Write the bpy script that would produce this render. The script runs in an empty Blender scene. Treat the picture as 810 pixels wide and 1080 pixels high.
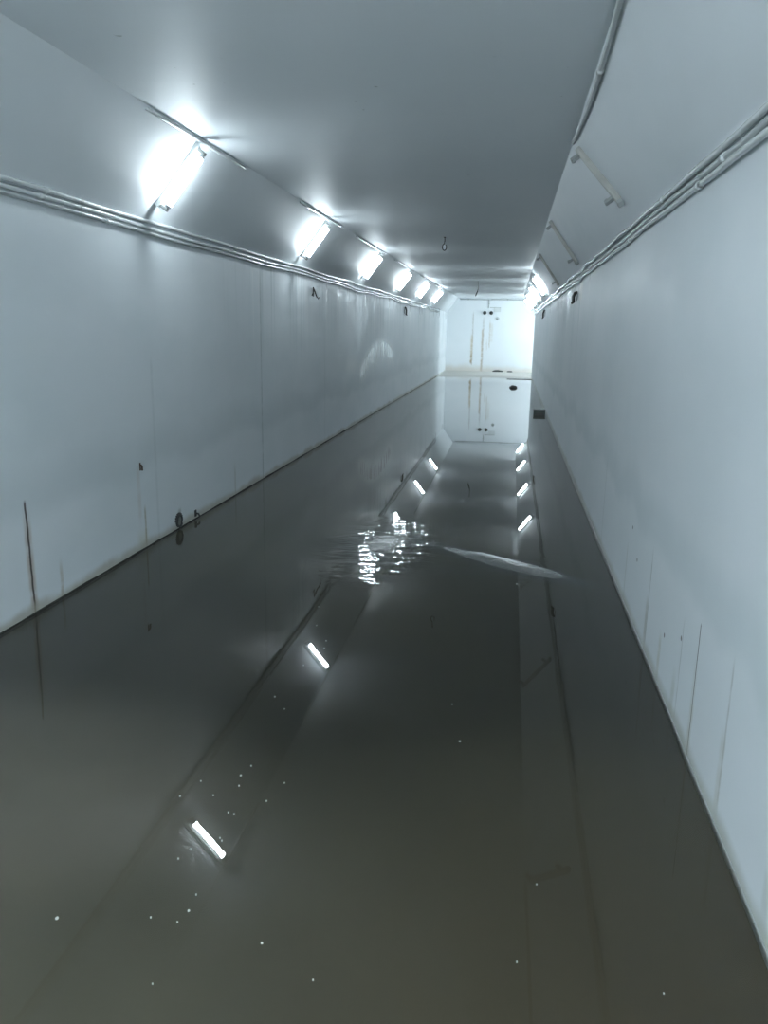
import bpy, bmesh, math, random
from mathutils import Vector, Matrix
random.seed(11)
C = bpy.context.scene.collection
sc = bpy.context.scene

# ------------------------------------------------------------------ measures (metres)
XL, XR = -3.232, 0.942            # side walls
ZL, ZR = 2.864, 2.821             # where walls turn into the slopes
XCL, XCR, ZC = -2.712, 0.422, 3.567
Y0, YE, YC = -5.0, 40.40, 36.62   # behind the camera, end wall, corner of the side corridor
XS = 9.0                          # end of the side corridor
LAMP_Y0, LAMP_DY = 6.95, 4.866

# ------------------------------------------------------------------ node helper
class NT:
    def __init__(s, name):
        s.m = bpy.data.materials.new(name); s.m.use_nodes = True
        s.t = s.m.node_tree; s.t.nodes.clear()
        s.out = s.t.nodes.new('ShaderNodeOutputMaterial')
        s.b = s.t.nodes.new('ShaderNodeBsdfPrincipled')
        s.t.links.new(s.b.outputs[0], s.out.inputs[0])
        co = s.t.nodes.new('ShaderNodeTexCoord'); s.obj = co.outputs['Object']
        sp = s.t.nodes.new('ShaderNodeSeparateXYZ'); s.t.links.new(s.obj, sp.inputs[0])
        s.x, s.y, s.z = sp.outputs
    def put(s, sock, v):
        if isinstance(v, bpy.types.NodeSocket): s.t.links.new(v, sock)
        elif isinstance(v, (tuple, list)): sock.default_value = tuple(v) + ((1,) if len(v) == 3 and len(sock.default_value) == 4 else ())
        else: sock.default_value = v
    def op(s, o, a, b=0.0, c=0.0):
        n = s.t.nodes.new('ShaderNodeMath'); n.operation = o
        s.put(n.inputs[0], a); s.put(n.inputs[1], b); s.put(n.inputs[2], c); return n.outputs[0]
    def add(s, a, b): return s.op('ADD', a, b)
    def mul(s, a, b): return s.op('MULTIPLY', a, b)
    def ss(s, v, a, b, lo=0.0, hi=1.0):
        n = s.t.nodes.new('ShaderNodeMapRange'); n.interpolation_type = 'SMOOTHSTEP'
        s.put(n.inputs[0], v)
        if a > b: a, b, lo, hi = b, a, hi, lo
        for i, q in enumerate((a, b, lo, hi)): n.inputs[i + 1].default_value = q
        return n.outputs[0]
    def noise(s, scale=1.0, stretch=(1, 1, 1), detail=4.0, rough=.55, dist=0.0, off=(0, 0, 0)):
        mp = s.t.nodes.new('ShaderNodeMapping'); s.t.links.new(s.obj, mp.inputs[0])
        mp.inputs['Scale'].default_value = stretch; mp.inputs['Location'].default_value = off
        n = s.t.nodes.new('ShaderNodeTexNoise'); s.t.links.new(mp.outputs[0], n.inputs['Vector'])
        n.inputs['Scale'].default_value = scale; n.inputs['Detail'].default_value = detail
        n.inputs['Roughness'].default_value = rough; n.inputs['Distortion'].default_value = dist
        return n.outputs['Fac']
    def mix(s, f, a, b):
        n = s.t.nodes.new('ShaderNodeMix'); n.data_type = 'RGBA'
        s.put(n.inputs[0], f); s.put(n.inputs[6], a); s.put(n.inputs[7], b); return n.outputs[2]
    def bump(s, h, strength=.2, dist=.01, normal=None):
        n = s.t.nodes.new('ShaderNodeBump'); s.put(n.inputs['Height'], h)
        s.put(n.inputs['Strength'], strength); n.inputs['Distance'].default_value = dist
        if normal: s.put(n.inputs['Normal'], normal)
        return n.outputs[0]
    def set(s, **k):
        names = dict(col='Base Color', rough='Roughness', metal='Metallic', ior='IOR', spec='Specular IOR Level', normal='Normal',
                     emit='Emission Color', power='Emission Strength', coat='Coat Weight', coatr='Coat Roughness')
        for q, v in k.items(): s.put(s.b.inputs[names[q]], v)
        return s.m

PAINT = (.82, .85, .872)
LAMP_COL = (.83, .96, 1.03)

def simple(name, col, rough=.5, metal=0.0, var=.12, scale=40):
    n = NT(name); f = n.noise(scale, detail=3)
    d = tuple(c * (1 - var) for c in col)
    return n.set(col=n.mix(f, d, col), rough=rough, metal=metal)

def streak(n, u, u0, w, ztop, zbot, drift=0.0, wob=.02, fadein=.12, fadeout=.02, rough_noise=True):
    """mask of a run of dirt: narrow in u, from ztop down to zbot"""
    uu = n.add(u, n.mul(n.op('SUBTRACT', n.z, zbot), -drift))
    if wob: uu = n.add(uu, n.mul(n.op('SUBTRACT', n.noise(1.0, (0.0, 0.0, 7), 3, off=(u0, u0, 0)), .5), wob))
    d = n.op('ABSOLUTE', n.op('SUBTRACT', uu, u0))
    m = n.ss(d, w, w * .25)
    m = n.mul(m, n.ss(n.z, ztop, ztop - fadein))
    m = n.mul(m, n.ss(n.z, zbot - fadeout, zbot + fadeout)) if fadeout else m
    if rough_noise: m = n.mul(m, n.ss(n.noise(1, (3, 3, 9), 3, off=(0, 0, u0)), .25, .6, .35, 1))
    return m

def paint_base(n):
    """semi gloss white wall paint, a little uneven"""
    big = n.noise(.55, (1, .6, 1), 4)
    col = n.mix(n.ss(big, .35, .7), (.785, .822, .845), PAINT)
    fine = n.noise(9, detail=5)
    bm = n.bump(n.noise(2.2, (1, .7, 1), 3), .10, .03)
    bm = n.bump(fine, .06, .006, bm)
    return col, bm

def wall_left_mat():
    n = NT('white_wall_paint_left'); col, bm = paint_base(n); y = n.y
    def over(mask, c, k=1.0):
        nonlocal col; col = n.mix(n.mul(mask, k), col, c)
    # tide line above the water
    edge = n.add(n.z, n.mul(n.op('SUBTRACT', n.noise(.6, (0, 1, 0), 3), .5), .55))
    over(n.mul(n.ss(edge, .62, .80), n.ss(edge, 1.15, .84)), (.50, .56, .58), .26)
    # grey patches of damp over the upper wall
    over(n.ss(n.noise(.9, (1, .8, 1.6), 3), .35, .85), (.60, .68, .70), .32)
    # fine drips beneath the conduits, deeper in the tunnel
    dr = n.noise(1, (1, 6.5, .15), 3, off=(0, 3, 0)); zf = n.mul(n.ss(n.z, 1.2, 2.8), n.ss(y, 8, 11))
    over(n.mul(n.ss(dr, .55, .66), zf), (.50, .57, .58), .55)
    over(n.mul(n.ss(dr, .43, .33), zf), (.93, .95, .95), .75)
    wet = n.mul(n.ss(dr, .43, .33), n.mul(zf, n.ss(n.z, 2.3, 2.75)))
    # seams between wall panels
    for s0, zt, k in ((6.93, 1.75, .16), (10.22, 2.75, .55), (13.9, 2.6, .25), (19.3, 2.6, .3), (25.2, 2.6, .3)):
        over(streak(n, y, s0, .035, zt, 0, wob=.02), (.38, .43, .43), k)
    # wet patches with hanging runs: reflected end-wall light put into the pale colour
    jag = n.mul(n.op('SUBTRACT', n.noise(1, (1, 7, .6), 2), .5), .9)
    arch = n.op('SUBTRACT', 1.80, n.mul(n.op('POWER', n.mul(n.op('SUBTRACT', y, 20.2), .38), 2.0), .42))
    lz = n.mul(n.ss(n.op('SUBTRACT', arch, n.z), -.02, .05), n.ss(n.add(n.op('SUBTRACT', n.z, arch), jag), -.62, -.30))
    wet_sheen = n.mul(lz, n.mul(n.ss(y, 16.7, 17.7), n.ss(y, 22.6, 21.6))); wet_sheen = n.mul(wet_sheen, n.mul(n.ss(n.noise(1, (1, 8, .25), 2, off=(0, 5, 0)), .36, .58, .15, 1), n.ss(n.op('SUBTRACT', arch, n.z), .0, .22, .4, 1))); over(wet_sheen, (.97, .97, .95), .7); wet = n.op('MAXIMUM', wet, n.mul(wet_sheen, .75))
    low = n.mul(n.ss(n.op('ABSOLUTE', n.op('SUBTRACT', y, 16.3)), .9, .3), n.mul(n.ss(n.z, 1.0, 1.3), n.ss(n.z, 1.55, 1.25))); over(low, (.95, .95, .93), .35); wet = n.op('MAXIMUM', wet, n.mul(low, .2))
    # the rusty crack and other rust runs
    m = streak(n, y, 4.88, .06, .84, 0, drift=-.02, fadein=.35, fadeout=0); over(m, (.42, .30, .20), .55)
    m = streak(n, y, 4.88, .017, .83, 0, drift=-.02, wob=.03, fadein=.04, fadeout=0, rough_noise=False); over(m, (.05, .035, .03), .95)
    m = streak(n, y, 5.24, .03, .33, 0, fadein=.2, fadeout=0); over(m, (.42, .36, .25), .6)
    m = streak(n, y, 6.66, .025, .42, 0, fadein=.1, fadeout=0); over(m, (.33, .29, .18), .75)
    m = streak(n, y, 6.60, .16, .26, 0, fadein=.25, fadeout=0); over(m, (.55, .52, .34), .5)
    m = streak(n, y, 6.56, .05, .80, .25, fadein=.1, fadeout=.1); over(m, (.55, .45, .38), .25)
    m = streak(n, y, 7.42, .06, .22, 0, fadein=.06, fadeout=0); over(m, (.20, .20, .17), .6)
    m = streak(n, y, 9.1, .04, .45, 0, fadein=.2, fadeout=0); over(m, (.45, .45, .40), .4)
    # damp foot
    foot = n.add(n.z, n.mul(n.noise(1.6, (0, 1, 1), 4), -.16))
    over(n.ss(foot, .02, -.06), (.42, .39, .31), .7)
    return n.set(col=col, rough=n.add(n.mul(n.op('SUBTRACT', 1.0, wet), n.ss(n.noise(1.5, detail=3), .3, .7, .34, .47)), .07), spec=n.add(n.mul(wet, .2), .35), normal=bm)

def wall_right_mat():
    n = NT('white_wall_paint_right'); col, bm = paint_base(n); y = n.y
    def over(mask, c, k=1.0):
        nonlocal col; col = n.mix(n.mul(mask, k), col, c)
    edge = n.add(n.z, n.mul(n.op('SUBTRACT', n.noise(.7, (0, 1, 0), 3), .5), .6))
    over(n.mul(n.ss(edge, .66, .80), n.ss(edge, 1.1, .86)), (.50, .58, .60), .26)
    over(n.ss(n.noise(.8, (1, .7, 1.5), 3), .35, .85), (.62, .70, .72), .28)
    dr = n.noise(1, (1, 5.5, .15), 3, off=(0, 9, 0)); zf = n.mul(n.ss(n.z, .9, 2.7), n.ss(y, 9, 13))
    over(n.mul(n.ss(dr, .55, .66), zf), (.48, .56, .57), .5)
    over(n.mul(n.ss(dr, .43, .33), zf), (.93, .95, .95), .6)
    wet = n.mul(n.ss(dr, .43, .33), n.mul(zf, n.ss(n.z, 2.2, 2.7)))
    # dark crack
    m = streak(n, y, 3.695, .009, .69, 0, wob=.012, fadein=.02, fadeout=0, rough_noise=False); over(m, (.05, .045, .035), .95)
    m = streak(n, y, 3.70, .05, .55, 0, fadein=.3, fadeout=0); over(m, (.50, .48, .38), .4)
    for s0, w, zt, zb, c, k in ((5.0, .018, .72, .06, (.36, .37, .35), .6), (5.04, .05, .40, .05, (.40, .39, .33), .6),
                                (4.02, .014, .62, .05, (.40, .42, .40), .45), (4.12, .06, .30, .03, (.50, .52, .45), .45),
                                (3.14, .016, .78, .10, (.42, .42, .40), .5), (3.16, .05, .45, .05, (.52, .50, .42), .35),
                                (4.55, .05, .34, .03, (.52, .50, .40), .45), (6.0, .03, .5, .03, (.48, .5, .46), .4),
                                (7.6, .03, .9, .03, (.48, .5, .48), .35), (2.5, .05, .3, .02, (.5, .5, .45), .3)):
        over(streak(n, y, s0, w, zt, zb, fadein=.12, fadeout=.04), c, k)
    for s0, z0 in ((5.85, .62), (5.55, .46), (4.05, .47), (4.45, .33), (2.35, .42)):   # small holes
        d = n.add(n.op('POWER', n.op('SUBTRACT', y, s0), 2.0), n.op('POWER', n.op('SUBTRACT', n.z, z0), 2.0))
        over(n.ss(d, .00030, .00008), (.07, .06, .05), .9)
    # a near-white patch above the hook and the pale run below it
    pale_patch = n.mul(n.ss(n.op('ABSOLUTE', n.op('SUBTRACT', y, 12.1)), .30, .2), n.mul(n.ss(n.z, 2.42, 2.5), n.ss(n.z, 2.72, 2.68))); over(pale_patch, (.99, .99, .98), .9)
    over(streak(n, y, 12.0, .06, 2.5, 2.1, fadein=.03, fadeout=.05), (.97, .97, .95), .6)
    foot = n.add(n.z, n.mul(n.noise(1.6, (0, 1, 1), 4), -.10))
    over(n.ss(foot, .05, -.04), (.42, .42, .34), .6)
    return n.set(col=col, rough=n.add(n.mul(n.op('SUBTRACT', 1.0, wet), n.ss(n.noise(1.5, detail=3), .3, .7, .34, .47)), .07), spec=n.add(n.mul(wet, .2), .35), normal=bm)

def wall_end_mat():
    n = NT('white_wall_paint_end'); col, bm = paint_base(n); x = n.x
    def over(mask, c, k=1.0):
        nonlocal col; col = n.mix(n.mul(mask, k), col, c)
    for s0, w, zt, zb, c, k in ((-1.93, .05, 3.0, .35, (.42, .40, .36), .55), (-1.96, .08, 1.9, .45, (.50, .40, .26), .7), (-1.96, .07, 1.0, .4, (.30, .22, .13), .6),
                                (-1.42, .06, 2.75, .0, (.40, .38, .35), .55), (-1.45, .065, 2.2, .0, (.46, .37, .27), .65),
                                (-1.10, .05, 2.6, 1.2, (.50, .46, .38), .55), (-1.22, .05, 1.7, 1.1, (.5, .46, .4), .4), (-1.02, .12, 2.5, 1.5, (.62, .58, .5), .4)):
        over(streak(n, x, s0, w, zt, zb, fadein=.3, fadeout=.08, wob=.06), c, k)
    foot = n.add(n.z, n.mul(n.noise(1.2, (1, 0, 1), 4), -.4))
    over(n.ss(foot, .25, -.15), (.62, .54, .44), .6)
    return n.set(col=col, rough=.4, normal=bm)

def ceiling_mat():
    n = NT('white_ceiling_paint'); col, bm = paint_base(n)
    rip = n.noise(.9, (.25, 1.6, 1), 3)
    bm2 = n.bump(rip, .12, .05, bm)
    pin = n.ss(n.noise(14, detail=1), .77, .82)
    col = n.mix(n.mul(pin, .6), col, (.35, .37, .36))
    return n.set(col=col, rough=.55, spec=.35, normal=bm2)

def plain_paint():
    n = NT('white_slope_paint'); col, bm = paint_base(n)
    d = n.ss(n.noise(.8, (1, .6, 1.3), 3), .35, .85)
    return n.set(col=n.mix(n.mul(d, .3), col, (.55, .62, .63)), rough=.5, normal=bm)

def mud_mat():
    """silt bed: murky brown under the water, glossy where it breaks the surface, paler on the beach at the end"""
    n = NT('wet_silt_bed')
    big = n.noise(.55, (1, .7, 1), 4, off=(3.1, .4, 0)); mid = n.noise(2.2, detail=5); fine = n.noise(26, detail=5)
    col = n.mix(n.ss(big, .35, .68), (.106, .097, .074), (.132, .119, .088))
    # pale silt by the left wall, browner silt in the right foreground
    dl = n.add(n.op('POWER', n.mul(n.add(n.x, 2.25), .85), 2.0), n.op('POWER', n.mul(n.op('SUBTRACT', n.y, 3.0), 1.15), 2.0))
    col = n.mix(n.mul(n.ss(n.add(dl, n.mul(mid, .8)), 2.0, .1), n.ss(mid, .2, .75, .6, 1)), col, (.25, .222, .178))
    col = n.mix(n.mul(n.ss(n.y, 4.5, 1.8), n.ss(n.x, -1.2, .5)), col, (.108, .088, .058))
    bank = n.ss(n.z, -.019, .003)
    col = n.mix(bank, col, n.mix(fine, (.10, .105, .10), (.17, .175, .165)))
    far = n.ss(n.y, 32, 35.5)
    col = n.mix(far, col, n.mix(mid, (.42, .40, .36), (.60, .58, .54)))
    dry = n.ss(n.z, -.004, .003)
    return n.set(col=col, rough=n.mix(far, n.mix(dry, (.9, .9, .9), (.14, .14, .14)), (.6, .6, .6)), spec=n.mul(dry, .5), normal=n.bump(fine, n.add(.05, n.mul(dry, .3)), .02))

def water_mat():
    """clear film of still water: mirrors by its Fresnel, lets the silt bed show through"""
    n = NT('still_flood_water'); t = n.t; t.nodes.remove(n.b)
    da = n.add(n.op('POWER', n.mul(n.add(n.x, 1.12), 1.7), 2.0), n.op('POWER', n.mul(n.op('SUBTRACT', n.y, 7.1), .85), 2.0))
    db = n.add(n.op('POWER', n.mul(n.add(n.x, .05), 1.25), 2.0), n.op('POWER', n.mul(n.op('SUBTRACT', n.y, 6.9), 1.3), 2.0))
    rip = n.op('MAXIMUM', n.ss(da, 1.35, .25), n.mul(n.ss(db, 1.3, .3), .16))
    h = n.mul(n.noise(3.4, (1, 2.1, 1), 2, dist=.8), rip)
    bm = n.bump(h, .5, .017)
    bm = n.bump(n.noise(.8, (1, .5, 1), 2), .02, .02, bm)
    fr = t.nodes.new('ShaderNodeFresnel'); fr.inputs['IOR'].default_value = 1.34; t.links.new(bm, fr.inputs['Normal'])
    gl = t.nodes.new('ShaderNodeBsdfGlossy'); gl.inputs['Roughness'].default_value = .012; gl.inputs['Color'].default_value = (1, 1, 1, 1); t.links.new(bm, gl.inputs['Normal'])
    tr = t.nodes.new('ShaderNodeBsdfTransparent'); tr.inputs['Color'].default_value = (.95, .96, .95, 1)
    mx = t.nodes.new('ShaderNodeMixShader')
    t.links.new(fr.outputs[0], mx.inputs[0]); t.links.new(tr.outputs[0], mx.inputs[1]); t.links.new(gl.outputs[0], mx.inputs[2])
    t.links.new(mx.outputs[0], n.out.inputs[0])
    return n.m

M = {}
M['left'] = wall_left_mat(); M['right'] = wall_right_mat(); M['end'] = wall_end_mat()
M['ceil'] = ceiling_mat(); M['slope'] = plain_paint(); M['mud'] = mud_mat(); M['water'] = water_mat()
M['pvc'] = simple('white_pvc_conduit', (.74, .77, .77), .22)
M['pvcd'] = simple('aged_grey_conduit', (.52, .55, .55), .28)
M['clip'] = simple('grey_plastic_clip', (.50, .53, .53), .4)
M['batten'] = simple('white_enamel_batten', (.72, .75, .75), .35)
M['holder'] = simple('grey_plastic_holder', (.45, .47, .46), .45)
M['rustbatten'] = simple('stained_batten_enamel', (.62, .62, .58), .45, var=.35, scale=12)
M['alu'] = simple('aluminium_end_cap', (.75, .76, .77), .3, 1.0)
M['wire'] = simple('dark_rusty_wire', (.05, .05, .048), .5, .3)
M['rust'] = simple('rusty_iron', (.10, .055, .035), .75, .3, .5)
M['pipe'] = simple('dark_pipe_iron', (.06, .065, .065), .6, .2, .4)
M['greenbox'] = simple('dark_green_plastic', (.030, .050, .045), .35)
M['stone'] = simple('wet_dark_stone', (.035, .037, .034), .3, var=.5, scale=14)
M['flake'] = simple('pale_floating_flake', (.75, .77, .72), .5)
M['plate'] = simple('painted_cover_plate', (.70, .73, .73), .4)
def tube_mat(name, power):
    n = NT(name)
    return n.set(col=(.9, .95, .95), rough=.2, emit=LAMP_COL, power=power)
TUBE_POWER = 80.0
M['tube'] = tube_mat('lit_fluorescent_glass', TUBE_POWER); M['fill_tube'] = tube_mat('fill_fluorescent_glass', 345.0); M['tubec'] = tube_mat('corridor_fluorescent_glass', 250.0)

# ------------------------------------------------------------------ mesh helpers
def link(name, bm, mat, parent=None, smooth=False):
    bmesh.ops.recalc_face_normals(bm, faces=bm.faces)
    me = bpy.data.meshes.new(name); bm.to_mesh(me); bm.free()
    me.materials.append(mat)
    if smooth:
        for p in me.polygons: p.use_smooth = True
    o = bpy.data.objects.new(name, me); C.objects.link(o)
    if parent: o.parent = parent
    return o
def tag(o, label, cat, group=None):
    o['label'] = label; o['category'] = cat
    if group: o['group'] = group
    return o
def empty(name, loc=(0, 0, 0)):
    o = bpy.data.objects.new(name, None); C.objects.link(o); o.location = loc; o.empty_display_size = .1
    return o
def struct(o): o['kind'] = 'structure'; return o
def box(bm, x0, x1, y0, y1, z0, z1, bev=0.0):
    r = bmesh.ops.create_cube(bm, size=1)
    for v in r['verts']:
        v.co = Vector(((x0 + x1) / 2 + v.co.x * (x1 - x0), (y0 + y1) / 2 + v.co.y * (y1 - y0), (z0 + z1) / 2 + v.co.z * (z1 - z0)))
    if bev:
        es = list({e for v in r['verts'] for e in v.link_edges})
        bmesh.ops.bevel(bm, geom=es, offset=bev, segments=2, affect='EDGES', profile=.6)
def prism_y(bm, poly, y0, y1):
    a = [bm.verts.new((x, y0, z)) for x, z in poly]; b = [bm.verts.new((x, y1, z)) for x, z in poly]
    n = len(poly); bm.faces.new(a); bm.faces.new(b)
    for i in range(n): bm.faces.new((a[i], a[(i + 1) % n], b[(i + 1) % n], b[i]))
def prism_x(bm, poly, x0, x1):
    a = [bm.verts.new((x0, y, z)) for y, z in poly]; b = [bm.verts.new((x1, y, z)) for y, z in poly]
    n = len(poly); bm.faces.new(a); bm.faces.new(b)
    for i in range(n): bm.faces.new((a[i], a[(i + 1) % n], b[(i + 1) % n], b[i]))
def tube(bm, pts, rad, seg=10, cap=True):
    pts = [Vector(p) for p in pts]; rings = []
    for i, p in enumerate(pts):
        t = (pts[min(i + 1, len(pts) - 1)] - pts[max(i - 1, 0)]).normalized()
        if i == 0:
            ref = Vector((0, 0, 1)) if abs(t.z) < .9 else Vector((1, 0, 0)); a = t.cross(ref).normalized()
        else:
            a = (a - t * a.dot(t)).normalized()
        b = t.cross(a); r = rad[i] if isinstance(rad, (list, tuple)) else rad
        rings.append([bm.verts.new(p + (a * math.cos(2 * math.pi * k / seg) + b * math.sin(2 * math.pi * k / seg)) * r) for k in range(seg)])
    for r0, r1 in zip(rings, rings[1:]):
        for k in range(seg): bm.faces.new((r0[k], r0[(k + 1) % seg], r1[(k + 1) % seg], r1[k]))
    if cap: bm.faces.new(rings[0]); bm.faces.new(rings[-1])
def copy_tree(o, parent=None):
    c = o.copy(); C.objects.link(c)
    if parent: c.parent = parent; c.matrix_parent_inverse = o.matrix_parent_inverse
    for ch in list(o.children): copy_tree(ch, c)
    return c

# ------------------------------------------------------------------ the setting
T = .3
def slab(name, poly, y0, y1, mat):
    bm = bmesh.new(); prism_y(bm, poly, y0, y1); return struct(link(name, bm, mat))
slab('wall_left', [(XL, -.5), (XL, ZL), (XL - T, ZL), (XL - T, -.5)], Y0, YE, M['left'])
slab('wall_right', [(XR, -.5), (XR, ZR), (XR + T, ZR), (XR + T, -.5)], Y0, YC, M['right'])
slab('ceiling_slope_left', [(XL, ZL), (XCL, ZC), (XCL, ZC + T), (XL - T, ZC + T), (XL - T, ZL)], Y0, YE, M['slope'])
slab('ceiling_slope_right', [(XR, ZR), (XCR, ZC), (XCR, ZC + T), (XR + T, ZC + T), (XR + T, ZR)], Y0, YC, M['slope'])
slab('ceiling', [(XCL, ZC), (XCR, ZC), (XCR, ZC + T), (XCL, ZC + T)], Y0, YE, M['ceil'])
bm = bmesh.new(); box(bm, XL - T, XS + T, YE, YE + T, -.5, ZC + T); struct(link('wall_end', bm, M['end']))
bm = bmesh.new(); box(bm, XL - T, XR + T, Y0 - T, Y0, -.5, ZC + T); struct(link('wall_back', bm, M['slope']))
bm = bmesh.new(); box(bm, XR + T, XS + T, YC - T, YC, -.5, ZC + T); struct(link('wall_corridor', bm, M['slope']))
bm = bmesh.new(); box(bm, XS, XS + T, YC, YE, -.5, ZC + T); struct(link('wall_corridor_end', bm, M['slope']))
bm = bmesh.new(); box(bm, XCR, XS, YC, YE, ZC, ZC + T); struct(link('ceiling_corridor', bm, M['ceil']))

from mathutils import noise as MN
def gauss(x, y, cx, cy, sx, sy, ang=0):
    c, s = math.cos(ang), math.sin(ang); dx, dy = x - cx, y - cy
    u, v = dx * c + dy * s, -dx * s + dy * c
    return math.exp(-(u / sx) ** 2 - (v / sy) ** 2)
def bed(x, y):
    """height of the muddy tunnel bed; the water stands at zero"""
    n1 = MN.fractal(Vector((x * 1.1, y * .8, 0)), 1, 2, 4); n2 = MN.noise(Vector((x * 5, y * 5, 3)))
    z = -.024 + .005 * n1
    z += .036 * gauss(x, y, .02, 6.88, .85, .16, -.62) + .004 * n2 * gauss(x, y, 0, 6.9, 1.2, .8)
    z += .028 * gauss(x, y, -1.12, 7.25, .42, .55) * (1 + .25 * n2)
    z += .012 * gauss(x, y, -.45, 6.55, .8, .35)
    e = y - 35.6 + .5 * n1 - .12 * (x + 1) 
    if e > 0: z += min(.07, .04 * e + .01)
    return z
xs = [XL + (XR - XL) * i / 64 for i in range(65)] + [XR + .6 * k for k in range(1, 14)]
xs = [x for x in xs if x < XS] + [XS]
ys = [Y0 + .5 * i for i in range(int((5.5 - Y0) / .5))] + [5.5 + .05 * i for i in range(60)] + [8.5 + .35 * i for i in range(92)]
ys = [y for y in ys if y < YE - .05] + [YE]
bm = bmesh.new()
grid = [[bm.verts.new((x, y, bed(x, y))) for x in xs] for y in ys]
for j in range(len(ys) - 1):
    for i in range(len(xs) - 1):
        if xs[i] >= XR - 1e-6 and ys[j + 1] <= YC - T: continue
        bm.faces.new((grid[j][i], grid[j][i + 1], grid[j + 1][i + 1], grid[j + 1][i]))
for v in [v for v in bm.verts if not v.link_faces]: bm.verts.remove(v)
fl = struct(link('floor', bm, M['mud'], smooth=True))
bm = bmesh.new()
vs = [bm.verts.new(p) for p in ((XL, Y0, 0), (XR, Y0, 0), (XR, YC, 0), (XS, YC, 0), (XS, YE, 0), (XL, YE, 0))]
bm.faces.new(vs)
wt = struct(link('water', bm, M['water']))

def lip(name, x, side, w0, h0, y0, y1, mat, step=.22, seed=0):
    """uneven ledge along the foot of a wall, of silt or standing in for a highlight"""
    bm = bmesh.new(); rows = []
    n = int((y1 - y0) / step)
    for k in range(n + 1):
        y = y0 + (y1 - y0) * k / n
        a = .5 + .8 * abs(MN.noise(Vector((seed, y * .9, 0)))) + .5 * MN.noise(Vector((seed + 4, y * 3.1, 0)))
        w, h = max(.006, w0 * a), max(.006, h0 * a)
        rows.append([bm.verts.new(p) for p in ((x, y, -.06), (x, y, h), (x + side * w * .45, y, h * .8), (x + side * w, y, -.06))])
    for r0, r1 in zip(rows, rows[1:]):
        for k in range(4): bm.faces.new((r0[k], r0[(k + 1) % 4], r1[(k + 1) % 4], r1[k]))
    bm.faces.new(rows[0]); bm.faces.new(rows[-1])
    return struct(link(name, bm, mat, smooth=True))
M['lipd'] = simple('dark_damp_silt', (.05, .05, .04), .85, var=.4, scale=9)
M['lipw'] = simple('pale_edge_highlight', (.42, .44, .42), .3, var=.3, scale=9)
lip('baseboard_left', XL, 1, .02, .014, Y0, YE, M['lipd'], seed=2.3)
lip('highlight_ledge_right', XR, -1, .014, .009, 2.2, YC, M['lipw'], seed=7.7)  # pale ledge put in for the highlight where water meets wall

# ------------------------------------------------------------------ fluorescent fittings
SL_L = Vector((XCL - XL, 0, ZC - ZL)).normalized(); SL_R = Vector((XCR - XR, 0, ZC - ZR)).normalized()
def fitting(lit, glass='tube'):
    """batten along local X (up the slope), local Z out of the wall"""
    r = empty('fluorescent_light')
    bm = bmesh.new()
    prism_x(bm, [(-.034, 0.001), (.034, 0.001), (.034, .026), (.024, .044), (-.024, .044), (-.034, .026)], -.31 - (not lit) * .035, .31 + (not lit) * .035)
    bmesh.ops.bevel(bm, geom=list(bm.edges), offset=.003, segments=1, affect='EDGES')
    link('batten', bm, M['batten'] if lit else M['rustbatten'], r)
    for s in (-1, 1):
        bm = bmesh.new()
        box(bm, s * .285 - .014, s * .285 + .014, -.023, .023, .044, .118, .008)
        h = link('lamp_holder', bm, M['holder'], r)
        bm = bmesh.new(); tube(bm, [(s * .271, 0, .096), (s * .262, 0, .096)], .017, 12)
        link('socket_ring', bm, M['clip'], h, True)
    if lit:
        bm = bmesh.new(); tube(bm, [(-.240, 0, .096), (.240, 0, .096)], .028, 16)
        t = link('tube', bm, M[glass], r, True)
        for s in (-1, 1):
            bm = bmesh.new(); tube(bm, [(s * .2402, 0, .096), (s * .2615, 0, .096)], .0282, 16)
            link('end_cap', bm, M['alu'], t, True)
        bm = bmesh.new(); tube(bm, [(.12, .034, .024), (.12, .050, .024)], .011, 10)
        link('starter', bm, M['clip'], r, True)
    else:
        bm = bmesh.new(); box(bm, -.382, -.347, -.03, .03, .002, .05, .006)
        link('terminal_box', bm, M['holder'], r)
    return r
def orient(o, loc, up, skew=0.0):
    z = Vector((up.z, 0, -up.x)) if up.x > 0 else Vector((-up.z, 0, up.x))   # out of the slope, into the tunnel
    x = up.copy(); y = z.cross(x)
    m = Matrix((x, y, z)).transposed()
    o.rotation_euler = (m @ Matrix.Rotation(skew, 3, 'Z')).to_euler(); o.location = loc
def on_slope(side, t, y):
    if side < 0: return Vector((XL + (XCL - XL) * t, y, ZL + (ZC - ZL) * t))
    return Vector((XR + (XCR - XR) * t, y, ZR + (ZC - ZR) * t))
ordw = ['nearest', 'second nearest', 'third nearest', 'fourth nearest', 'fifth nearest', 'sixth and farthest']
lit_proto = fitting(True); dark_proto = fitting(False)
fill_proto = fitting(True, 'fill_tube')  # stronger tubes for the added fill fittings
corridor_proto = fitting(True, 'tubec')
first = True
for k in range(6):
    o = lit_proto if first else copy_tree(lit_proto); first = False
    orient(o, on_slope(-1, .575, LAMP_Y0 + LAMP_DY * k), SL_L, -.10)
    tag(o, 'lit white tube light on the left sloping ceiling edge, %s of that row' % ordw[k], 'light', 'lit tube lights along the left slope')
for k in range(3, 7):
    o = copy_tree(lit_proto); orient(o, on_slope(1, .50, LAMP_Y0 + LAMP_DY * k + .1), SL_R, .12)
    tag(o, 'lit white tube light on the right slope, %s' % ('nearest of the glowing four', 'second of the glowing four', 'third of the glowing four', 'last one, beside the corner')[k - 3], 'light', 'lit tube lights along the right slope')
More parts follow.
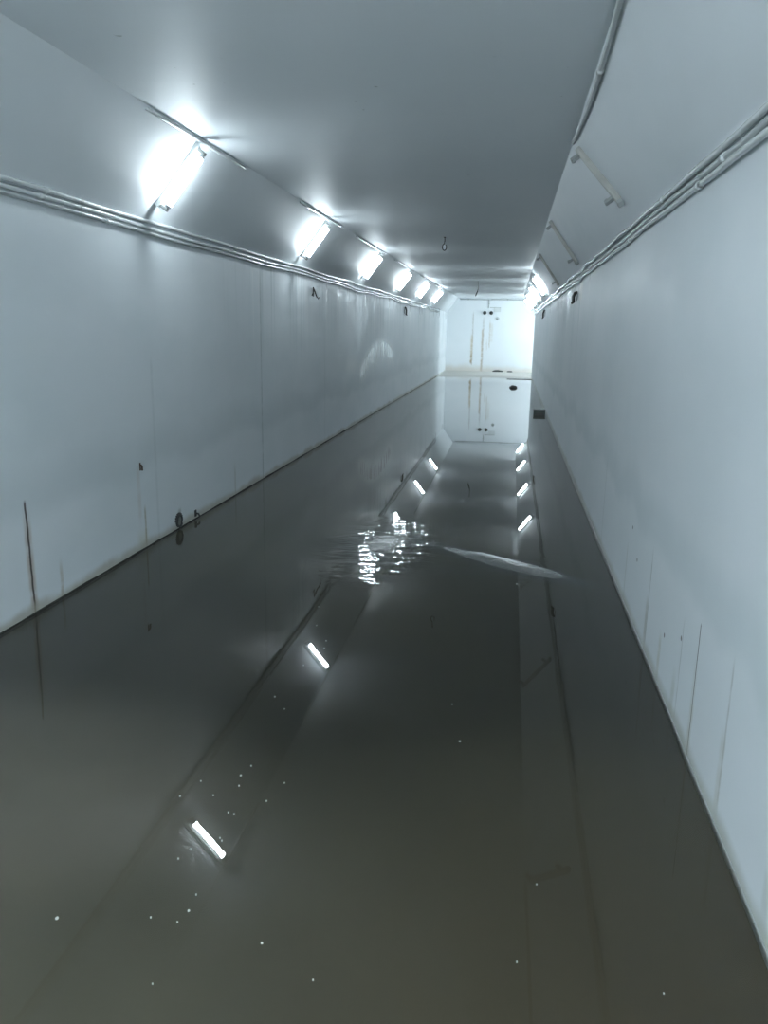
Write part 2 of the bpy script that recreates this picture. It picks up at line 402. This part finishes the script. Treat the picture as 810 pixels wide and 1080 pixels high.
nm = ['empty stained tube light fitting hanging crooked at the end of the right ceiling conduit',
      'empty faint tube light fitting on the right slope, middle of the three unlit',
      'unlit tube light fitting on the right slope just before the glowing ones']
for k in range(3):
    o = dark_proto if k == 0 else copy_tree(dark_proto)
    orient(o, on_slope(1, (.585, .56, .54)[k], LAMP_Y0 + LAMP_DY * k + (.10, .02, 0)[k]), SL_R, (.62, .22, .12)[k])
    tag(o, nm[k], 'light', 'unlit fittings on the right slope')
# unseen fill fittings added beside and behind the camera to lift the near walls
for side, label, yb in ((-1, 'added unseen fill tube light on the left slope level with the camera', .2), (1, 'added unseen fill tube light on the right slope level with the camera', .2),
                        (-1, 'added unseen fill tube light on the left slope next to the back wall', -3.4), (1, 'added unseen fill tube light on the right slope next to the back wall', -3.4)):
    o = fill_proto if (side, yb) == (-1, .2) else copy_tree(fill_proto); orient(o, on_slope(side, .53, yb), SL_L if side < 0 else SL_R)
    tag(o, label, 'light', 'added fill tube lights beside and behind the camera')
# fittings round the corner, high on the near wall of the side corridor
for k, x in enumerate((2.0, 3.3, 4.6, 5.9, 7.2, 8.4)):
    o = corridor_proto if k == 0 else copy_tree(corridor_proto)
    m = Matrix((Vector((0, 0, 1)), Vector((1, 0, 0)), Vector((0, 1, 0)))).transposed()
    o.rotation_euler = m.to_euler(); o.location = (x, YC, 2.2)
    tag(o, 'lit tube light in the side corridor, %s round the corner' % ['first', 'second', 'third', 'fourth', 'fifth', 'sixth'][k], 'light', 'lit tube lights in the side corridor')

# ------------------------------------------------------------------ conduits
def conduit(name, label, path, rad, mat, clips, group=None, cat='conduit', wall=None, couplers=(), seg=10):
    """path: y -> (x, z); pipe with saddle clips at the given distances"""
    r = empty(name, (0, 0, 0))
    y0, y1, st = path['y0'], path['y1'], path.get('step', .3)
    n = max(2, int((y1 - y0) / st)); f = path['f']
    ys_ = [y0 + (y1 - y0) * k / n for k in range(n + 1)]
    x0, z0 = f(y0); r.location = (x0, y0, z0)
    bm = bmesh.new(); tube(bm, [Vector((*[f(y)[0]], y, f(y)[1])) - r.location for y in ys_], rad, seg)
    link('pipe', bm, mat, r, True)
    for y in clips:
        x, z = f(y); bm = bmesh.new()
        nx, nz = wall(y)                                   # into the surface
        a = Vector((nx, 0, nz)).normalized(); t = Vector((-a.z, 0, a.x)); c = Vector((x, y, z)) - r.location
        pts = []
        for q in range(9):
            an = math.pi * q / 8
            pts.append(c + t * math.cos(an) * (rad + .003) - a * math.sin(an) * (rad + .003))
        pts = [c + t * (rad + .003) + a * rad * .9] + pts + [c - t * (rad + .003) + a * rad * .9]
        va = [bm.verts.new(p + Vector((0, -.010, 0))) for p in pts]; vb = [bm.verts.new(p + Vector((0, .010, 0))) for p in pts]
        for i in range(len(pts) - 1): bm.faces.new((va[i], va[i + 1], vb[i + 1], vb[i]))
        g = bmesh.ops.solidify(bm, geom=list(bm.faces), thickness=.002)
        link('saddle_clip', bm, M['clip'], r)
    for y in couplers:
        x, z = f(y); c = Vector((x, y, z)) - r.location
        bm = bmesh.new(); tube(bm, [c + Vector((0, -.035, 0)), c + Vector((0, .035, 0))], rad + .005, 12)
        link('coupler', bm, M['pvc'], r, True)
    return tag(r, label, cat, group)
def sag(y, ph, amp, per=1.6):
    return amp * (math.sin(2 * math.pi * y / per + ph) * .6 + math.sin(2 * math.pi * y / (per * 2.7) + ph * 2.1) * .7)
# left wall top: three pipes, top one on the slope, two on the wall
def wl(y): return (-1, 0)
def wsl(y): return (-SL_L.z, SL_L.x)
lc = [3.4 + 2.4 * k for k in range(14)]
u = Vector((SL_L.x, 0, SL_L.z)); nL = Vector((SL_L.z, 0, -SL_L.x))
PR = .017
p1 = on_slope(-1, .038, 0) + nL * (PR + .003)
sw = lambda y: 0 if y < 6 else min(1.0, (y - 6) / 14)
conduit('conduit', 'uppermost of the three white conduits along the top of the left wall',
        dict(y0=Y0, y1=36.0, f=lambda y: (p1.x + abs(sag(y, .4, .003)) + u.x / u.z * abs(sag(y, 1.0, .006 + .014 * sw(y), 2.4)), p1.z + abs(sag(y, 1.0, .006 + .014 * sw(y), 2.4)))), PR, M['pvc'], lc, 'conduits along the left wall top', wall=wsl, couplers=(5.35, 9.2, 13.1))
conduit('conduit', 'middle of the three white conduits along the top of the left wall',
        dict(y0=Y0, y1=36.0, f=lambda y: (XL + PR + .004 + abs(sag(y, 2, .003)), ZL - .024 - .022 * sw(y) + sag(y, 2.2, .005 + .02 * sw(y), 3.1))), PR, M['pvc'], lc, 'conduits along the left wall top', wall=wl, couplers=(5.3, 10.4))
conduit('conduit', 'lowest of the three white conduits along the top of the left wall',
        dict(y0=Y0, y1=36.0, f=lambda y: (XL + PR + .004 + abs(sag(y, 1, .003)), ZL - .068 - .022 * sw(y) + sag(y, 2.2, .005 + .02 * sw(y), 3.1) + sag(y, .7, .002))), PR, M['pvcd'], lc, 'conduits along the left wall top', wall=wl, couplers=(6.2, 11.5))
# right wall top: wavier bundle
def wr(y): return (1, 0)
def wsr(y): return (SL_R.z, -SL_R.x)
nR = Vector((-SL_R.z, 0, SL_R.x))
rc = [2.95, 4.55] + [6.2 + 2.0 * k for k in range(15)]
q1 = on_slope(1, .032, 0) + nR * (PR + .003)
amp = lambda y: .004 + .022 * min(1, max(0, (y - 5) / 7))
conduit('conduit', 'uppermost of the three pale conduits along the top of the right wall',
        dict(y0=Y0, y1=36.3, step=.2, f=lambda y: (q1.x - abs(sag(y, 0.6, .004)) + SL_R.x / SL_R.z * .8 * abs(sag(y, .9, amp(y), 2.1)), q1.z + .8 * abs(sag(y, .9, amp(y), 2.1)) + .002)), PR, M['pvc'], rc, 'conduits along the right wall top', wall=wsr, couplers=(3.3, 5.6))
conduit('conduit', 'middle of the three pale conduits along the top of the right wall',
        dict(y0=Y0, y1=36.3, step=.2, f=lambda y: (XR - PR - .004 - abs(sag(y, 1.6, .006)), ZR - .024 - .5 * amp(y) + .5 * sag(y, 2.9, amp(y), 1.7))), PR, M['pvcd'], rc, 'conduits along the right wall top', wall=wr, couplers=(4.1,))
conduit('conduit', 'lowest of the three pale conduits along the top of the right wall',
        dict(y0=Y0, y1=36.3, step=.2, f=lambda y: (XR - PR - .004 - abs(sag(y, 2.6, .006)), ZR - .064 - .6 * amp(y) + .5 * sag(y, 2.9, amp(y), 1.7) + .12 * sag(y, 4.4, amp(y), 2.5))), PR, M['pvc'], rc, 'conduits along the right wall top', wall=wr, couplers=(4.6, 7.1))
# short pieces along the left ceiling edge, one by each lamp
PS = .014
segs = [(5.95, 8.15), (10.3, 12.7), (14.0, 17.2), (18.6, 22.2), (23.8, 27.0), (28.6, 31.8)]
cw = ['nearest', 'second', 'third', 'fourth', 'fifth', 'sixth']
for k, (a, b) in enumerate(segs):
    e = Vector((XCL, 0, ZC)) - u * .022 + nL * (PS + .002)
    conduit('conduit', 'thin white conduit along the left ceiling edge above the %s lit tube of that side' % cw[k],
            dict(y0=a, y1=b, f=lambda y, e=e: (e.x, e.z + sag(y, 1, .0015))), PS, M['pvc'], [a + .35, b - .25], 'short conduits along the left ceiling edge', wall=wsl)
# bowed conduit along the right ceiling edge to the crooked fitting
uR = Vector((SL_R.x, 0, SL_R.z))
def rce(y):
    b = .02 + .035 * math.sin(math.pi * max(0, min(1, (y - 4.0) / 3.3)))
    e = Vector((XCR, 0, ZC)) - uR * b + nR * (PR + .002); return (e.x, e.z)
conduit('conduit', 'bowed pale conduit along the right ceiling edge ending at the crooked empty fitting',
        dict(y0=Y0, y1=7.28, f=rce), PR, M['pvcd'], [4.05, 5.35, 6.6], 'long ceiling edge conduits', wall=wsr, couplers=(5.3,))

# ------------------------------------------------------------------ hooks hanging from the ceiling
def wire_obj(name, label, cat, pts, rad, mat, loc, plate=None, group=None):
    r = empty(name, loc); bm = bmesh.new(); tube(bm, pts, rad, 8); link('wire', bm, mat, r, True)
    if plate:
        bm = bmesh.new(); tube(bm, plate, .022, 12); link('rose', bm, mat, r, True)
    return tag(r, label, cat, group)
lp = [(0, 0, 0), (.004, 0, -.06), (-.003, 0, -.11)]
for k in range(13):
    a = math.pi / 2 + 2 * math.pi * k / 13.5; lp.append((.045 * math.cos(a) * .8, .01 * k / 13, -.165 + .055 * math.sin(a)))
wire_obj('ceiling_hook', 'small dark wire loop hanging from the middle of the ceiling', 'hook', lp, .008, M['wire'], (-1.235, 14.4, ZC), [(0, 0, 0), (0, 0, -.008)], 'wires hanging from the ceiling')
wire_obj('ceiling_hook', 'straight dark wire with a bent tip hanging from the ceiling near the end wall', 'hook',
         [(0, 0, 0), (.01, 0, -.15), (.012, 0, -.24), (-.01, 0, -.33), (-.05, 0, -.43), (-.06, 0, -.47)], [.008, .009, .013, .018, .02, .012], M['wire'], (-1.18, 26.9, ZC), [(0, 0, 0), (0, 0, -.008)], 'wires hanging from the ceiling')

# ------------------------------------------------------------------ hooks on the walls
def wall_hook(label, x, s, y, z, h, kind):
    r = empty('wall_hook', (x, y, z)); bm = bmesh.new()
    box(bm, min(0, s * .008) , max(0, s * .008), -.022, .022, -h * .35, h * .35, .002); link('plate', bm, M['pipe'], r)
    bm = bmesh.new()
    if kind == 0:
        tube(bm, [(s * .004, -.02, h * .5), (s * .03, 0, h * .1), (s * .05, .03, -h * .35), (s * .075, .05, -h * .55), (s * .09, .05, -h * .4)], .011, 8)
        tube(bm, [(s * .004, -.10, -h * .3), (s * .02, -.06, 0.0), (s * .03, -.075, h * .35)], .009, 8)
    else:
        tube(bm, [(s * .004, 0, h * .5), (s * .035, .01, h * .42), (s * .055, .02, h * .05), (s * .05, .02, -h * .45), (s * .075, .04, -h * .6)], [.02, .024, .026, .026, .016], 8)
    link('hook', bm, M['wire'], r, True)
    return tag(r, label, 'hook', 'iron hooks on the walls')
wall_hook('dark bent iron hook on the left wall below the second lit tube', XL, 1, 13.05, 2.56, .17, 0)
wall_hook('small dark hook on the left wall far from the camera', XL, 1, 24.4, 2.55, .22, 1)
wall_hook('dark curled iron hook on the right wall below the conduits and the pale patch', XR, -1, 12.75, 2.52, .15, 1)
wall_hook('small dark hook at the far end of the right wall near the lit tubes', XR, -1, 25.0, 2.53, .22, 1)

# ------------------------------------------------------------------ things on the end wall
for x, nmx in ((-1.385, 'left'), (-1.065, 'right')):
    r = empty('pipe_stub', (x, YE, 2.865))
    bm = bmesh.new(); tube(bm, [(0, .01, 0), (0, -.02, 0)], .09, 16); link('flange', bm, M['pipe'], r, True)
    bm = bmesh.new(); tube(bm, [(0, -.02, 0), (0, -.11, -.004)], .065, 16); link('pipe', bm, M['pipe'], r, True)
    tag(r, '%s one of the two round dark pipe stubs high on the end wall' % nmx, 'pipe stub', 'pipe stubs on the end wall')
r = empty('cover_plate', (-.78, YE, 3.02))
bm = bmesh.new(); box(bm, -.17, .17, -.02, 0, -.11, .11, .006); link('plate', bm, M['plate'], r)
bm = bmesh.new(); box(bm, -.36, .17, -.045, -.021, .08, .115, .004); link('top_rail', bm, M['pvcd'], r)
tag(r, 'small rectangular cover plate beside the pipe stubs on the end wall', 'plate')
r = empty('junction_box', (-.74, YE, 2.60))
bm = bmesh.new(); tube(bm, [(0, .01, 0), (0, -.05, 0)], .075, 14); link('body', bm, M['holder'], r, True)
bm = bmesh.new(); tube(bm, [(0, -.0505, 0), (0, -.062, 0)], .05, 14); link('lid', bm, M['clip'], r, True)
tag(r, 'small round grey junction box below the cover plate on the end wall', 'box')
def pipe_run(name, label, pts, rad, mat, clips, group=None):
    r = empty(name, pts[0]); o = Vector(pts[0]); bm = bmesh.new(); tube(bm, [Vector(p) - o for p in pts], rad, 10); link('pipe', bm, mat, r, True)
    for c in clips:
        c = Vector(c) - o; bm = bmesh.new(); box(bm, c.x - rad * 1.6, c.x + rad * 1.6, c.y - rad * 1.2, c.y + rad + .003, c.z - rad * 1.6, c.z + rad * 1.6, .004); link('saddle_clip', bm, M['clip'], r)
    return tag(r, label, 'conduit', group)
pipe_run('conduit', 'thin conduit running across the end wall just under the ceiling',
         [(XCL + .1, YE - .03, ZC - .07), (-1.2, YE - .03, ZC - .075), (.4, YE - .03, ZC - .07), (3, YE - .03, ZC - .07)], .022, M['pvcd'], [(-2.2, YE - .03, ZC - .07), (-.3, YE - .03, ZC - .07)])
pipe_run('conduit', 'short vertical conduit dropping down the end wall towards the pipe stubs',
         [(-1.19, YE - .02, ZC - .10), (-1.19, YE - .02, 3.2), (-1.21, YE - .018, 3.10)], .022, M['pvcd'], [(-1.19, YE - .03, 3.3)])

# ------------------------------------------------------------------ low things by the water
r = empty('plastic_box', (.775, 20.3, -.12))
bm = bmesh.new(); box(bm, -.15, .135, -.13, .13, 0, .21, .018); link('body', bm, M['greenbox'], r)
bm = bmesh.new(); box(bm, -.158, .141, -.138, .138, .211, .235, .008); link('lid', bm, M['greenbox'], r)
bm = bmesh.new(); box(bm, -.09, .08, -.137, -.131, .05, .16, .002); link('front_panel', bm, M['stone'], r)
tag(r, 'small dark green box standing in the water against the right wall', 'box')
def rock(name, label, loc, s, cat, seed, group=None):
    bm = bmesh.new(); bmesh.ops.create_icosphere(bm, subdivisions=3, radius=1)
    for v in bm.verts:
        d = 1 + .28 * MN.noise(v.co * 1.3 + Vector((seed, 0, 0))) + .12 * MN.noise(v.co * 3.1 + Vector((0, seed, 0)))
        v.co = Vector((v.co.x * s[0] * d, v.co.y * s[1] * d, v.co.z * s[2] * d))
    o = link(name, bm, M['stone'], smooth=True); o.location = loc
    return tag(o, label, cat, group)
rock('stone', 'dark stone sticking out of the far water near the end wall', (.14, 29.6, .02), (.14, .16, .085), 'stone', 1.7, 'dark stones at the far end')
rock('stone', 'long flat dark stone lying at the foot of the end wall', (-.62, 40.2, .06), (.26, .13, .075), 'stone', 4.2, 'dark stones at the far end')
rock('stone', 'smaller dark stone at the foot of the end wall, right of the long one', (-.02, 40.22, .055), (.14, .10, .05), 'stone', 6.6, 'dark stones at the far end')
# thin plank at the water's edge on the right
bm = bmesh.new(); box(bm, -.55, .50, -.05, .05, 0, .03, .008)
M['plank'] = simple('wet_grey_wood', (.20, .20, .18), .6)
o = link('plank', bm, M['plank']); o.location = (.42, 35.0, -.008); o.rotation_euler = (0, 0, .05)
tag(o, 'thin dark plank lying in shallow water before the end wall', 'plank')
# broken pipe in the foot of the left wall
r = empty('drain_pipe', (XL, 7.38, .082))
bm = bmesh.new()
N = 18; ring = []
for rad, x in ((.066, 0), (.066, .024), (.050, .024), (.050, .004)):
    ring.append([bm.verts.new((x + (.014 * MN.noise(Vector((k, x * 9, 1))) if x == .024 else 0), rad * math.cos(2 * math.pi * k / N), rad * math.sin(2 * math.pi * k / N))) for k in range(N)])
for r0, r1 in zip(ring, ring[1:]):
    for k in range(N): bm.faces.new((r0[k], r0[(k + 1) % N], r1[(k + 1) % N], r1[k]))
link('pipe', bm, M['pipe'], r, True)
bm = bmesh.new(); tube(bm, [(.001, 0, 0), (.012, 0, 0)], .0505, 18)
M['plug'] = simple('stained_mortar', (.30, .31, .29), .7, var=.5, scale=30); link('mortar_plug', bm, M['plug'], r)
bm = bmesh.new()
for k in range(9):
    a = math.pi * (.05 + .9 * k / 8)
    p = Vector((.008, .075 * math.cos(a), .075 * math.sin(a))); box(bm, 0.001, .016, p.y - .012, p.y + .012, p.z - .010, p.z + .010, .003)
link('collar', bm, M['pipe'], r)
tag(r, 'broken dark drain pipe end in the foot of the left wall', 'pipe')
r = empty('iron_bracket', (XL, 7.82, .062))
bm = bmesh.new(); box(bm, 0, .012, -.02, .02, -.035, .035, .003); link('plate', bm, M['pipe'], r)
bm = bmesh.new(); tube(bm, [(.012, 0, 0), (.04, 0, -.005), (.05, .0, -.03)], .010, 8); link('prong', bm, M['pipe'], r, True)
tag(r, 'tiny dark iron bracket low on the left wall beside the broken pipe', 'bracket')
r = empty('nail', (XL, 6.60, .78))
bm = bmesh.new(); tube(bm, [(0, 0, 0), (.014, 0, -.002), (.02, .004, -.015), (.018, .008, -.05)], .008, 8); link('shank', bm, M['rust'], r, True)
bm = bmesh.new(); box(bm, .001, .006, -.010, .010, -.05, .02, .001); link('plug', bm, M['rust'], r)
tag(r, 'rusty nail in the left wall above the yellowish stain', 'nail')

# ------------------------------------------------------------------ flakes adrift on the water
bm = bmesh.new()
spots = [(-1.49, 4.62), (-1.32, 5.1), (-1.0, 5.7)]
def flake(x, y, s):
    n = 6; a0 = random.random() * 6
    t = [bm.verts.new((x + s * (.6 + .5 * random.random()) * math.cos(a0 + 6.283 * k / n), y + s * (.6 + .5 * random.random()) * math.sin(a0 + 6.283 * k / n), .003 + .002 * random.random())) for k in range(n)]
    b = [bm.verts.new((v.co.x, v.co.y, -.001)) for v in t]
    bm.faces.new(t); bm.faces.new(b)
    for k in range(n): bm.faces.new((t[k], t[(k + 1) % n], b[(k + 1) % n], b[k]))
CAMZ = 2.0
FL = [(199,961,3),(187,973,2),(254,818,3),(241,857,2),(225,839,2),(212,824,2),(190,840,2),(247,859,2),(281,845,2),(252,829,2),(232,884,2),(188,906,2),(207,944,2),(234,887,2),(201,896,2),(60,969,4),(161,1038,2),(159,968,2),(276,995,3),
      (485,782,3),(566,933,2),(545,1015,2),(477,743,1.5),(545,616,2),(334,660,1.5),(344,676,1.5),(320,702,1.5),(336,640,1.5),(342,684,1.5),(300,748,1.5),(290,735,1.5),(265,808,2),(300,826,2),(330,1034,2),(700,1048,2)]
B_R, B_U, B_F = Vector((.98767782, .15560503, .01672119)), Vector((-.05097453, .21884133, .97442807)), Vector((-.14796662, .96327335, -.22407662))
FPX = 838.13
for px, py, s in FL:
    d = B_R * ((px - 405) / FPX) - B_U * ((py - 540) / FPX) + B_F
    p = d * (-CAMZ / d.z); flake(p.x, p.y, s * .42 * p.length / FPX)
o = link('floating_flakes', bm, M['flake']); tag(o, 'scattered pale flakes floating on the dark water', 'flakes'); o['kind'] = 'stuff'

# ------------------------------------------------------------------ world, camera
w = bpy.data.worlds.new('world'); sc.world = w; w.use_nodes = True
w.node_tree.nodes['Background'].inputs[0].default_value = (0, 0, 0, 1)
cd = bpy.data.cameras.new('camera'); co = bpy.data.objects.new('camera', cd); C.objects.link(co)
cd.sensor_fit = 'VERTICAL'; cd.sensor_height = 24.0; cd.sensor_width = 18.0; cd.lens = FPX / 1080 * 24.0
cd.clip_start = .05; cd.clip_end = 200
m = Matrix((B_R, B_U, -B_F)).transposed().to_4x4(); m.translation = Vector((0, 0, CAMZ)); co.matrix_world = m
sc.camera = co
sc.view_settings.view_transform = 'Standard'; sc.view_settings.look = 'None'
sc.view_settings.exposure = 0.33; sc.view_settings.gamma = 1.0; sc.view_settings.use_curve_mapping = False
sc.cycles.max_bounces = 14; sc.cycles.diffuse_bounces = 10; sc.cycles.glossy_bounces = 6
sc.cycles.use_denoising = True; sc.cycles.adaptive_threshold = .015; sc.cycles.caustics_reflective = True
sc.cycles.sample_clamp_indirect = 12.0
